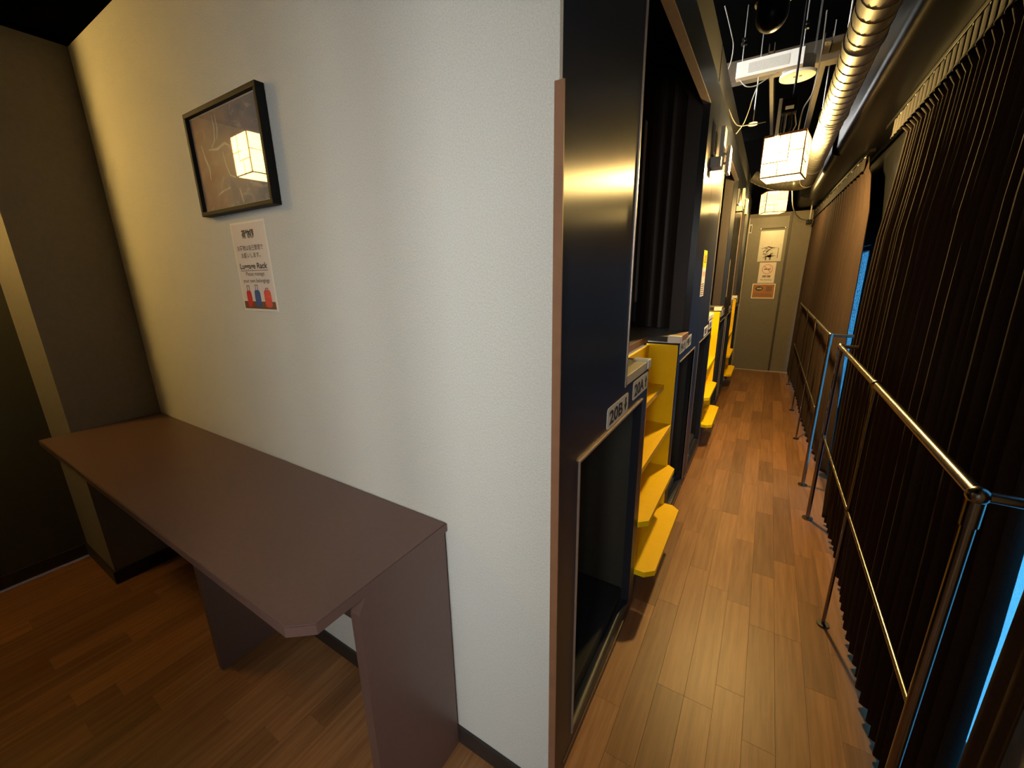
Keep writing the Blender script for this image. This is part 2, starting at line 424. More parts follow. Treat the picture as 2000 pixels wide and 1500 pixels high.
# left pillar and left wall
struct(obj('wall_pillar', bx(XL, -2.16, -0.315, 0.0, 0.0, ZC), 'greywall'), 'grey pillar in the corner left of the luggage table', 'pillar')
struct(obj('wall_left', bx(XL - 0.1, XL, YB, 0.0, 0.0, ZC), 'darkwall'), 'dark grey wall at the left edge beside the pillar', 'wall')
_b = cellplate([XL - 0.1, 0.45, 0.85, XW + 0.14], [0.0, 1.25, 2.85, ZH], lambda y, z: not (0.45 < y < 0.85 and 1.25 < z < 2.85), YB - 0.1, YB)
for _v in _b.verts: _v.co = Vector((_v.co.y, _v.co.x, _v.co.z))
struct(obj('wall_back', _b, 'greywall'), 'grey wall behind the viewpoint', 'wall')
struct(obj('wall_header', bx(-0.02, XW, -1.10, -1.0, 2.0, ZH), 'black'), 'black header across the corridor behind the viewpoint', 'wall')  # unseen, added to stop high daylight reaching the corridor ceiling
struct(obj('wall_stub', bx(0.56, XW, -1.10, -1.0, 0.0, 2.0), 'greywall'), 'grey wall stub behind the viewpoint', 'wall')  # unseen, added to block daylight from the near curtains
struct(obj('wall_nook', bx(XL, 0.02, -1.25, -1.15, 0.0, ZC), 'greywall'), 'grey partition closing the luggage corner behind the viewpoint', 'wall')  # unseen, added so daylight fades towards the pillar and under the table
bb = BM(); box(bb, XL, XL + 0.009, YB, -0.324, 0.0, 0.065, 0.002)
struct(obj('baseboard_left', bb, 'base'), 'dark baseboard along the left wall', 'baseboard')
bb = BM(); box(bb, XL, -2.151, -0.324, -0.315, 0, 0.065, 0.002); box(bb, -2.16, -2.151, -0.316, -0.009, 0, 0.065, 0.002)
struct(obj('baseboard_pillar', bb, 'base'), 'dark baseboard around the grey pillar', 'baseboard')
bb = BM(); box(bb, -2.151, -0.008, -0.009, 0.0, 0.0, 0.062, 0.002)
struct(obj('baseboard_middle', bb, 'base'), 'dark brown baseboard under the off-white wall', 'baseboard')
# ceilings
struct(obj('ceiling', bx(XL - 0.1, -0.02, YB - 0.1, 0.02, ZC, ZC + 0.08), 'black'), 'black ceiling over the luggage corner', 'ceiling')
struct(obj('ceiling_corridor', bx(-1.3, XW + 0.14, YB - 0.1, YE + 0.1, ZH, ZH + 0.08), 'black'), 'black open ceiling over the corridor', 'ceiling')
struct(obj('wall_bulkhead', bx(-0.02, 0.0, YB, 0.0, ZC - 0.05, ZH), 'black'), 'black bulkhead above the corridor opening', 'wall')
# window wall
ys = [YB - 0.1, -3.0, -1.6, 0.27, 2.87, 3.0, 5.90, YE]; zs = [0.0, 0.02, 1.25, 1.56, 1.70, 2.08, 2.85, ZH]
def _w(y, z):
    if -3.0 < y < -1.6: return not (1.25 < z < 2.85)
    if 0.27 < y < 2.87 or 3.0 < y < 5.90: return not (0.02 < z < 1.56)
    return True
struct(obj('wall_right', cellplate(ys, zs, _w, XW, XW + 0.12), 'winframe'), 'dark window wall behind the curtains', 'wall')
def window(name, y0, y1, parts, glass, label):
    t = BM()
    for (z0, z1) in parts:
        for (a, b_) in ((y0, y0 + 0.03), ((y0 + y1) / 2 - 0.02, (y0 + y1) / 2 + 0.02), (y1 - 0.03, y1)): box(t, XW + 0.03, XW + 0.07, a, b_, z0, z1)
        for (a, b_) in ((z0, z0 + 0.03), (z1 - 0.03, z1)): box(t, XW + 0.03, XW + 0.07, y0, y1, a, b_)
    o = struct(obj(name, t, 'winframe'), label, 'window')
    for (z0, z1) in parts:
        for (a, b_) in ((y0 + 0.03, (y0 + y1) / 2 - 0.02), ((y0 + y1) / 2 + 0.02, y1 - 0.03)):
            obj('pane', bx(XW + 0.048, XW + 0.052, a, b_, z0 + 0.03, z1 - 0.03), glass, o)
window('window_1', 0.27, 2.87, ((0.02, 1.56),), 'film', 'blue window behind the near curtain')
window('window_2', 3.0, 5.90, ((0.02, 1.56),), 'film', 'blue window behind the far curtain')
window('window_3', -3.0, -1.6, ((1.25, 2.85),), 'clear', 'clear side window behind the viewpoint')  # unseen window added as a daylight source for the luggage wall
_t = BM()
for _a, _c in ((0.45, 0.48), (0.82, 0.85)): box(_t, _a, _c, YB - 0.07, YB - 0.03, 1.25, 2.85)
for _a, _c in ((1.25, 1.28), (2.82, 2.85)): box(_t, 0.45, 0.85, YB - 0.07, YB - 0.03, _a, _c)
_w4 = struct(obj('window_4', _t, 'winframe'), 'narrow clear window in the wall behind the viewpoint', 'window')  # second unseen window, added to strengthen daylight on the luggage wall
obj('pane', bx(0.48, 0.82, YB - 0.052, YB - 0.048, 1.28, 2.82), 'clear', _w4)
struct(obj('wall_column', bx(0.80, XW, -0.50, 0.25, 0.0, 2.14), 'concrete'), 'rough grey column at the lower right corner', 'column')
# end wall and door
struct(obj('wall_end_upper', bx(-0.30, XW + 0.14, YE - 0.012, YE, 2.15, ZH), 'black'), 'black upper part of the wall over the end door', 'wall')
struct(obj('wall_end', bx(-0.30, XW + 0.14, YE, YE + 0.1, 0.0, ZH), 'endwall'), 'brown-grey wall closing the end of the corridor', 'wall')
d1 = struct(obj('door_1', bx(0.005, 0.462, YE - 0.030, YE, 0.012, 2.10, 0.002), 'doorpaint'), 'olive-grey door at the end of the corridor', 'door')
obj('edge_strip', bx(-0.006, 0.004, YE - 0.036, YE, 0.0, 2.10), 'edgeline', d1)
obj('jamb', bx(0.465, 0.486, YE - 0.022, YE, 0.0, 2.14), 'base', d1)
obj('threshold', bx(0.0, 0.70, YE - 0.034, YE - 0.002, 0.0, 0.010), 'edgeline', d1)
obj('hinge', bx(0.006, 0.040, YE - 0.052, YE - 0.030, 1.90, 2.02, 0.002), 'whitegrey', d1)
obj('hinge_slot', bx(0.018, 0.030, YE - 0.055, YE - 0.051, 1.92, 2.00), 'blackgloss', d1)
obj('closer_bar', bx(0.13, 0.44, YE - 0.042, YE - 0.030, 1.945, 1.960, 0.002), 'base', d1)
for xx in (0.145, 0.425): obj('closer_screw', disc(BM(), (xx, YE - 0.042, 1.953), 0.008, (0, -1, 0), 0.004, 10), 'white', d1)

# ================================================================== LUGGAGE TABLE
tbl = thing('luggage_table', 'long mauve-brown laminate luggage table against the off-white wall', 'table', (-1.24, -0.2, 0))
TX0, TX1, TZ = -2.155, -0.310, 0.775
poly = [(TX0, -0.002), (TX0, -0.41), (TX1 - 0.045, -0.41), (TX1 - 0.0, -0.375), (TX1, -0.002)]
b_ = pr(poly, 'z', TZ - 0.024, TZ)
bmesh.ops.bevel(b_, geom=[e for e in b_.edges if abs(e.verts[0].co.z - e.verts[1].co.z) < 1e-5 and e.verts[0].co.z > TZ - 0.01], offset=0.0025, segments=2, affect='EDGES')
obj('tabletop', b_, 'laminate', tbl)
poly = [(-0.011, 0.0), (-0.285, 0.0), (-0.285, 0.715), (-0.262, TZ - 0.025), (-0.011, TZ - 0.025)]
obj('end_panel', pr(poly, 'x', TX1 - 0.030, TX1 - 0.002), 'laminate', tbl)
obj('support_panel', pr([(-0.011, 0.0), (-0.275, 0.0), (-0.275, 0.73), (-0.255, TZ - 0.025), (-0.011, TZ - 0.025)], 'x', -1.245, -1.217), 'laminate', tbl)
obj('stretcher', bx(-1.217, TX1 - 0.030, -0.034, -0.010, 0.268, 0.300, 0.003), 'lamedge', tbl)
obj('wall_cleat', bx(-2.149, -2.125, -0.30, -0.011, TZ - 0.075, TZ - 0.025, 0.002), 'lamedge', tbl)
obj('wall_cleat', bx(-2.125, -1.245, -0.030, -0.010, TZ - 0.075, TZ - 0.025, 0.002), 'lamedge', tbl)

# ================================================================== PICTURE
px0, px1, pz0, pz1 = -1.262, -0.842, 1.600, 1.892
pic = thing('framed_picture', 'black framed hazy painting hanging on the off-white wall', 'picture', ((px0 + px1) / 2, 0, pz0))
fw = 0.013
obj('frame_bar', bx(px0, px1, -0.026, -0.001, pz1 - fw, pz1, 0.002), 'frame', pic)
obj('frame_bar', bx(px0, px1, -0.026, -0.001, pz0, pz0 + fw, 0.002), 'frame', pic)
obj('frame_bar', bx(px0, px0 + fw, -0.026, -0.001, pz0 + fw, pz1 - fw, 0.002), 'frame', pic)
obj('frame_bar', bx(px1 - fw, px1, -0.026, -0.001, pz0 + fw, pz1 - fw, 0.002), 'frame', pic)
obj('mat_board', bx(px0 + fw, px1 - fw, -0.014, -0.004, pz0 + fw, pz1 - fw), 'matcream', pic)
art = obj('painting', bx(px0 + fw + 0.004, px1 - fw - 0.004, -0.0150, -0.0145, pz0 + fw + 0.004, pz1 - fw - 0.004), 'art', pic)
obj('glass_pane', bx(px0 + fw, px1 - fw, -0.0190, -0.0175, pz0 + fw, pz1 - fw), 'pglass', pic)
def stroke(pts, w):
    b_ = BM()
    n = len(pts); L = []; R = []
    for i, p in enumerate(pts):
        a = Vector(pts[max(i - 1, 0)]); c = Vector(pts[min(i + 1, n - 1)]); d = (c - a).normalized(); q = Vector((-d.y, d.x))
        ww = 1.5 * w * math.sin(math.pi * (i + 0.6) / (n + 0.2))
        L.append(b_.verts.new((p[0] + q.x * ww, -0.0156, p[1] + q.y * ww))); R.append(b_.verts.new((p[0] - q.x * ww, -0.0156, p[1] - q.y * ww)))
    for i in range(n - 1): b_.faces.new((L[i], L[i + 1], R[i + 1], R[i]))
    return b_
for pts, w in (([(-1.11, 1.865), (-1.105, 1.835), (-1.115, 1.80), (-1.14, 1.785)], 0.0026), ([(-1.09, 1.865), (-1.088, 1.83), (-1.10, 1.80)], 0.0022),
               ([(-1.16, 1.782), (-1.11, 1.776), (-1.06, 1.785), (-1.03, 1.772)], 0.0025), ([(-1.20, 1.80), (-1.19, 1.76), (-1.175, 1.73), (-1.18, 1.70)], 0.003),
               ([(-1.08, 1.765), (-1.075, 1.73), (-1.06, 1.70), (-1.03, 1.69)], 0.0022), ([(-1.15, 1.655), (-1.12, 1.663), (-1.07, 1.668)], 0.0020),
               ([(-1.02, 1.66), (-1.015, 1.64), (-1.01, 1.62)], 0.0028)):
    obj('brush_stroke', stroke(pts, w), 'wisp', art)

# ================================================================== LUGGAGE SIGN
sx0, sx1, sz0, sz1 = -1.146, -0.946, 1.303, 1.573
sg = thing('luggage_notice', 'laminated luggage rack notice with drawn suitcases below the picture', 'sign', ((sx0 + sx1) / 2, 0, sz0))
obj('laminated_sheet', bx(sx0, sx1, -0.0022, -0.0004, sz0, sz1), 'laminatefilm', sg)
pap = obj('paper', bx(sx0 + 0.006, sx1 - 0.006, -0.0026, -0.0021, sz0 + 0.006, sz1 - 0.006), 'paper', sg)
XD, ZD = (1, 0, 0), (0, 0, 1); sc_x = (sx0 + sx1) / 2
def stext(body, z, size, m, w, dx=0.0, bold=0.0): return text('lettering', body, (sc_x + dx, -0.0030, z), XD, ZD, size, m, pap, w, bold)
stext('荷物棚', sz1 - 0.046, 0.026, 'ink', 0.070, -0.002, 0.03)
stext('お荷物は自己管理で', sz1 - 0.083, 0.017, 'inkgrey', 0.150, -0.002, 0.012)
stext('お願いします。', sz1 - 0.105, 0.017, 'inkgrey', 0.112, -0.004, 0.012)
stext('Luggage Rack', sz1 - 0.139, 0.024, 'ink', 0.160, 0.000, 0.02)
stext('Please manage', sz1 - 0.160, 0.017, 'inkgrey', 0.108, 0.002, 0.008)
stext('your own belongings', sz1 - 0.181, 0.017, 'inkgrey', 0.155, 0.002, 0.008)
obj('underline', bx(sc_x - 0.080, sc_x + 0.080, -0.0031, -0.0027, sz1 - 0.1455, sz1 - 0.1440), 'ink', pap)
obj('printed_ground', bx(sx0 + 0.007, sx1 - 0.007, -0.0029, -0.0026, sz0 + 0.007, sz0 + 0.030), 'brownprint', pap)
def printed_case(cx, z, w, h, m, handle):
    n = 14; poly = []
    for k in range(n):
        a = 2 * math.pi * k / n; ca, sa = math.cos(a), math.sin(a)
        poly.append((cx + math.copysign(abs(ca) ** 0.5, ca) * w / 2, z + h / 2 + math.copysign(abs(sa) ** 0.45, sa) * h / 2))
    c = obj('printed_suitcase', pr(poly, 'y', -0.0033, -0.0028), m, pap)
for cx, w, h, m in ((sc_x - 0.055, 0.030, 0.052, 'red'), (sc_x - 0.004, 0.034, 0.054, 'blue'), (sc_x + 0.055, 0.040, 0.055, 'red2')):
    printed_case(cx, sz0 + 0.012, w, h, m, True)
    hb = BM(); zt = sz0 + 0.012 + h
    hh = 0.016 if m != 'red2' else 0.005
    box(hb, cx - 0.008, cx - 0.006, -0.0032, -0.0028, zt - 0.003, zt + hh); box(hb, cx + 0.006, cx + 0.008, -0.0032, -0.0028, zt - 0.003, zt + hh); box(hb, cx - 0.008, cx + 0.008, -0.0032, -0.0028, zt + hh - 0.002, zt + hh)
    obj('printed_handle', hb, 'inkgrey', pap)

# ================================================================== CAPSULE BLOCKS
PITCH = 1.95
def sticker(parent, y, z, w, h, body, up):
    n = 4; r = 0.010; poly = []
    for cx, cz, a0 in ((y + w - r, z + h - r, 0), (y + r, z + h - r, 90), (y + r, z + r, 180), (y + w - r, z + r, 270)):
        for k in range(n):
            a = math.radians(a0 + 90 * k / (n - 1)); poly.append((cx + r * math.cos(a), cz + r * math.sin(a)))
    s = obj('number_sticker', pr(poly, 'x', 0.0, 0.0012), 'sticker', parent)
    s['label'] = 'grey number sticker'
    text('number', body, (0.0018, y + w * 0.40, z + h * 0.17), (0, 1, 0), (0, 0, 1), h * 0.90, 'ink', s, w * 0.62, 0.03)
    ax = y + w * 0.86; zb, zt = z + h * 0.16, z + h * 0.84
    if up: pl = [(ax - .005, zb), (ax + .005, zb), (ax + .005, zt - .022), (ax + .013, zt - .022), (ax, zt), (ax - .013, zt - .022), (ax - .005, zt - .022)]
    else: pl = [(ax - .005, zt), (ax - .005, zb + .022), (ax - .013, zb + .022), (ax, zb), (ax + .013, zb + .022), (ax + .005, zb + .022), (ax + .005, zt)]
    obj('arrow', pr(pl, 'x', 0.0012, 0.0020), 'ink', s)
def ring(parent, y0, y1, z0, z1, far, t=0.006):
    b_ = BM(); x0, x1 = -0.006, 0.004
    if far: box(b_, x0, x1, y1, y1 + t, z0, z1 + t)
    else: box(b_, x0, x1, y0 - t, y0, z0, z1 + t)
    box(b_, x0, x1, y0, y1, z1, z1 + t)
    return obj('opening_trim', b_, 'trim', parent)
def arch_panel(y0, y1, xa, xb, z0, zs, zt, xl, xr, ztop):
    """partition across the capsule (normal along y) with an arched mouth"""
    n = 12; prof = [(xb, z0)]
    for k in range(n + 1):
        a = math.pi * k / n
        prof.append(((xa + xb) / 2 + (xb - xa) / 2 * abs(math.cos(a)) ** 0.75 * (1 if a < math.pi / 2 else -1), zs + (zt - zs) * math.sin(a) ** 0.75))
    prof.append((xa, z0))
    b_ = BM()
    def vv(p, y): return b_.verts.new((p[0], y, p[1]))
    inner = prof
    outer = [(xr, z0)] + [(xr + (xl - xr) * k / n, ztop) for k in range(n + 1)] + [(xl, z0)]
    for y in (y0, y1):
        I = [vv(p, y) for p in inner]; O = [vv(p, y) for p in outer]
        for i in range(len(I) - 1): b_.faces.new((I[i], I[i + 1], O[i + 1], O[i]))
        if y == y0: I0 = I
    for i in range(len(I) - 1): b_.faces.new((I0[i], I[i], I[i + 1], I0[i + 1]))
    bmesh.ops.remove_doubles(b_, verts=b_.verts, dist=1e-6)
    return b_
LABELS = [('20', '19'), ('18', '17'), ('16', '15')]
BLOCK_LABEL = ['nearest charcoal capsule bunk block numbered 20 beside the off-white wall',
               'middle charcoal capsule bunk block carrying the yellow and white notice label',
               'farthest charcoal capsule bunk block next to the end door']
def capsule_block(k):
    b0 = PITCH * k; y1 = b0 + PITCH - 0.004
    if k == 2: y1 = YE - 0.10
    t = thing('capsule_bunk_block', BLOCK_LABEL[k], 'capsule bunk', (-0.5, b0 + 0.97, 0), 'capsule bunk blocks along the corridor')
    ys = [b0 + (.014 if k == 0 else 0), b0 + .135, b0 + .48, b0 + .71, b0 + .775, b0 + 1.37, b0 + 1.425, b0 + 1.62, b0 + 1.905, y1]
    zs = [0.05, 0.10, 0.965, 1.065, 2.16, ZC]
    def fill(y, z):
        y -= b0
        if z > 2.16: return True
        if .775 < y < 1.37: return False
        if z < 1.065:
            if .10 < z < .965 and (.135 < y < .71 or 1.425 < y < 1.905): return False
            return True
        return y < .48 or y > 1.62
    obj('fascia', cellplate(ys, zs, fill, -0.030, 0.0), 'capsule', t)
    ring(t, b0 + .135, b0 + .71, .10, .965, False); ring(t, b0 + 1.425, b0 + 1.905, .10, .965, True)
    for (a, c) in ((b0 + (.014 if k == 0 else 0), b0 + .775), (b0 + 1.37, y1)):
        obj('kick_board', bx(-0.030, -0.006, a, c, 0.0, 0.05), 'kick', t)
        obj('sill_strip', bx(-0.028, 0.003, a + .06, c - .04, 0.050, 0.058), 'kick', t)
    # edge trims of the upper entrance
    obj('edge_trim', bx(-0.030, 0.004, b0 + .48, b0 + .489, 1.066, 2.16, 0.002), 'trim', t)
    obj('edge_trim', bx(-0.030, 0.002, b0 + 1.613, b0 + 1.62, 1.10, 2.16, 0.001), 'capsule', t)
    obj('head_trim', bx(-0.030, 0.002, b0 + .489, b0 + 1.613, 2.154, 2.160), 'trim', t)
    # upper deck with nosings, entered from the stair
    dk = BM(); box(dk, -1.10, -0.155, b0 + .03, y1 - .02, 1.066, 1.096); box(dk, -0.155, -0.030, b0 + .03, b0 + .770, 1.066, 1.096); box(dk, -0.155, -0.030, b0 + 1.376, y1 - .02, 1.066, 1.096)
    obj('upper_deck', dk, 'deck', t)
    obj('deck_nosing', bx(-0.034, 0.002, b0 + .492, b0 + .745, 1.068, 1.098, 0.002), 'nosing', t)
    obj('deck_nosing', bx(-0.034, 0.002, b0 + 1.40, b0 + 1.61, 1.068, 1.098, 0.002), 'brownedge', t)
    obj('deck_nosing', bx(-0.157, -0.147, b0 + .79, b0 + 1.36, 1.066, 1.098, 0.002), 'brownedge', t)
    obj('black_edge', bx(-0.15, -0.045, b0 + .768, b0 + .777, 1.074, 1.098), 'capblack', t)
    obj('black_edge', bx(-0.15, -0.045, b0 + 1.369, b0 + 1.378, 1.074, 1.098), 'capblack', t)
    obj('corner_guard', bx(-0.050, 0.006, b0 + .742, b0 + .784, 1.070, 1.103, 0.004), 'white', t)
    obj('corner_guard', bx(-0.055, 0.006, b0 + 1.362, b0 + 1.405, 1.070, 1.103, 0.004), 'white', t)
    # lower compartments
    for (a, c) in ((b0 + .02, b0 + .745), (b0 + 1.40, y1 - .02)):
        s = BM(); box(s, -1.10, -0.031, a, a + .012, .09, 1.06); box(s, -1.10, -0.031, c - .012, c, .09, 1.06)
        box(s, -1.10, -1.088, a, c, .09, 1.06); box(s, -1.10, -0.031, a, c, 1.045, 1.06)
        obj('lower_shell', s, 'capin', t)
        obj('lower_mattress', bx(-1.08, -0.035, a + .014, c - .014, .055, .135, 0.01), 'mattress', t)
    # upper shells
    s = BM(); box(s, -1.10, -1.085, b0 + .02, y1 - .02, 1.096, 2.52); box(s, -1.10, -0.031, b0 + .02, y1 - .02, 2.50, 2.52)
    box(s, -1.10, -0.031, b0 + .02, b0 + .032, 1.096, 2.52); box(s, -1.10, -0.031, y1 - .032, y1 - .02, 1.096, 2.52)
    obj('upper_shell', s, 'capblack', t)
    obj('upper_front_board', bx(-0.030, -0.018, b0 + .02, y1, ZC, 2.52), 'capblack', t)
    obj('capsule_mouth', arch_panel(b0 + 1.640, b0 + 1.660, -0.80, -0.062, 1.097, 1.95, 2.375, -1.08, -0.031, 2.49), 'capblack', t)
    obj('mouth_return', bx(-0.10, -0.031, b0 + 1.622, b0 + 1.638, 1.097, 2.30), 'capin2', t)
    # drawn entrance screen with soft folds inside the mouth
    s = BM(); n = 60; Z = (1.10, 1.5, 1.9, 2.36); G = []
    for i in range(n + 1):
        x = -0.07 - 0.72 * i / n
        G.append([s.verts.new((x, b0 + 1.70 + 0.012 * math.sin(i * 0.62) + 0.006 * math.sin(i * 1.7 + 1), z)) for z in Z])
    for i in range(n):
        for j in range(3): s.faces.new((G[i][j], G[i + 1][j], G[i + 1][j + 1], G[i][j + 1]))
    obj('entrance_screen', s, 'capin2', t, True)
    # black upright screen casing standing in the entrance, rounded top, its lit edge put in as a pale strip
    r = 0.03; x0, x1, zb, zt = -0.30, -0.235, 1.16, 2.10
    pl = [(x1, zb), (x1, zt - r)] + [(x1 - r + r * math.cos(a), zt - r + r * math.sin(a)) for a in (0.4, 0.8, 1.2, 1.57)] + [(x0, zt), (x0, zb)]
    obj('screen_casing', pr(pl, 'y', b0 + 1.40, b0 + 1.43), 'capblack', t)
    obj('casing_edge', bx(x1, x1 + .004, b0 + 1.395, b0 + 1.425, zb + .1, zt - r), 'trim', t)  # stands in for light catching the casing's edge
    # numbers
    A, B = LABELS[k]
    sticker(t, b0 + .325, .980, .200, .062, A + 'B', False)
    sticker(t, b0 + .575, .997, .190, .062, A + 'A', True)
    sticker(t, b0 + 1.39, 1.010, .150, .062, B + 'A', True)
    sticker(t, b0 + 1.56, 1.010, .170, .062, B + 'B', False)
    return t
blocks = [capsule_block(k) for k in range(3)]
obj('side_edge', bx(-0.007, 0.011, -0.004, -0.0005, 0.0, 1.708), 'brownedge', blocks[0])
obj('filler_panel', bx(-0.10, -0.004, YE - 0.098, YE - 0.040, 0.0, ZC), 'capsule', blocks[2])

# stairs (yellow), one per block
ST_LABEL = ['nearest yellow step stair between the 20 and 19 bunks', 'middle yellow step stair beyond the notice label', 'farthest yellow step stair near the end door']
def stairs(k):
    b0 = PITCH * k
    t = thing('bunk_stairs', ST_LABEL[k], 'stairs', (-0.07, b0 + 1.07, 0), 'yellow stairs between the bunks')
    y0, y1 = b0 + .779, b0 + 1.366
    side = [(-0.150, 0.16), (-0.003, 0.16), (-0.003, 1.062), (-0.150, 1.062)]
    obj('side_panel', pr([(p[0], p[1]) for p in side], 'y', y1 - 0.016, y1), 'yellow', t)
    obj('side_panel', pr([(p[0], p[1]) for p in side], 'y', y0, y0 + 0.016), 'yellow', t)
    obj('back_panel', bx(-0.150, -0.136, y0 + .016, y1 - .016, 0.16, 1.055), 'yellow', t)
    obj('plinth', bx(-0.150, -0.10, y0 + .01, y1 - .01, 0.0, 0.16), 'capblack', t)
    for z, xf, ch in ((0.205, 0.076, 0.034), (0.430, 0.036, 0.030), (0.660, -0.002, 0.0), (0.862, -0.050, 0.0)):
        a, c = (y0, y1) if ch else (y0 + .016, y1 - .016)
        xb = -0.136
        if ch:
            a2, c2 = y0 + .0165, y1 - .0165
            pl = [(xb, a2), (-0.002, a2), (-0.002, a), (xf - ch * 1.1, a), (xf, a + ch), (xf, c - ch), (xf - ch * 1.1, c), (-0.002, c), (-0.002, c2), (xb, c2)]
        else: pl = [(xb, a), (xf, a), (xf, c), (xb, c)]
        obj('tread', pr(pl, 'z', z - 0.024, z), 'yellow', t)
    return t
for k in range(3): stairs(k)

# labels and devices on the posts
nl = thing('notice_label', 'tall narrow yellow and white notice label on the charcoal post', 'label', (0, 1.95, 1.26))
obj('label_sheet', bx(0.0, 0.001, 1.90, 2.04, 1.262, 1.425), 'paper', nl)
obj('yellow_header', bx(0.0, 0.0011, 1.90, 2.04, 1.425, 1.520), 'yellowlabel', nl)
for i in range(6): obj('printed_line', bx(0.001, 0.0016, 1.915, 2.025, 1.270 + i * .012, 1.275 + i * .012), 'inkgrey', nl)
text('lettering', '注意', (0.0017, 1.97, 1.455), (0, 1, 0), (0, 0, 1), 0.05, 'ink', nl, 0.09)
text('lettering', '火気厳禁', (0.0017, 1.97, 1.378), (0, 1, 0), (0, 0, 1), 0.032, 'pinkink', nl, 0.11)
tag(obj('paper_strip', bx(0.0, 0.001, 3.66, 3.74, 1.17, 1.505), 'beige'), 'narrow beige paper strip on the second post before the end door', 'paper strip')
def bracket_light(y, label):
    t = thing('emergency_light', label, 'light', (0, y, 1.9), 'white emergency lights on the posts')
    obj('back_plate', bx(0.0, 0.012, y - .06, y + .05, 1.975, 2.105, 0.002), 'grey', t)
    obj('dark_window', bx(0.012, 0.014, y - .035, y + .035, 1.995, 2.085), 'blackgloss', t)
    obj('bracket', bx(0.0, 0.050, y - .05, y + .06, 1.920, 1.965, 0.003), 'whitegrey', t)
    obj('head', bx(0.030, 0.050, y + .005, y + .095, 1.955, 2.115, 0.003), 'white', t)
    obj('head', bx(0.062, 0.080, y + .035, y + .125, 1.900, 2.030, 0.003), 'white', t)
    obj('stem', tb([(0.02, y + .03, 1.94), (0.07, y + .07, 1.955)], 0.006, 8), 'whitegrey', t)
    obj('stem', tb([(0.03, y + .03, 2.00), (0.075, y + .07, 1.99)], 0.005, 8), 'whitegrey', t)
    return t
bracket_light(1.84, 'white twin-headed emergency light on the post with the notice label')
bracket_light(3.72, 'small white twin-headed emergency light on the farther post')

# ================================================================== HANDRAILS
def handrail(label, posts, ret):
    XR = 0.69; y0, y1 = posts[0], posts[-1]
    t = thing('handrail', label, 'handrail', (XR, (y0 + y1) / 2, 0), 'stainless handrails before the curtains')
    obj('top_rail', tb([(XR, y0, 1.015), (XR, y1, 1.015)], 0.0115, 14), 'metal', t, True)
    obj('middle_rail', tb([(XR, y0, 0.522), (XR, y1, 0.522)], 0.0065, 10), 'metal', t, True)
    for y in posts:
        heavy = y in ret
        p = obj('post', tb([(XR, y, 0.004), (XR, y, 1.006)], 0.0105 if heavy else 0.0065, 12), 'metal', t, True)
        b_ = BM(); disc(b_, (XR, y, 0.0), 0.022 if not heavy else 0.027, (0, 0, 1), 0.006, 16)
        obj('floor_flange', b_, 'metal', p, True)
        b_ = BM(); bmesh.ops.create_uvsphere(b_, u_segments=12, v_segments=8, radius=0.0105); bmesh.ops.translate(b_, verts=b_.verts, vec=(XR, y, 0.522))
        obj('cross_joint', b_, 'metal', p, True)
        b_ = BM(); bmesh.ops.create_uvsphere(b_, u_segments=14, v_segments=10, radius=0.0165); bmesh.ops.translate(b_, verts=b_.verts, vec=(XR, y, 1.015))
        obj('top_joint', b_, 'metal', p, True)
        tube_c = tb([(XR, y, 0.955), (XR, y, 1.005)], 0.013 if heavy else 0.009, 12)
        obj('collar', tube_c, 'metal', p, True)
    for y in ret:
        obj('return_rail', tb([(XR, y, 1.015), (XW, y, 1.015)], 0.0095, 12), 'metal', t, True)
    return t
handrail('near stainless handrail with three posts in front of the dark pleated curtain', [0.262, 1.10, 1.965], [0.262, 1.965])
handrail('far stainless handrail with four posts near the end door', [2.415, 3.33, 4.20, 5.36], [2.415])

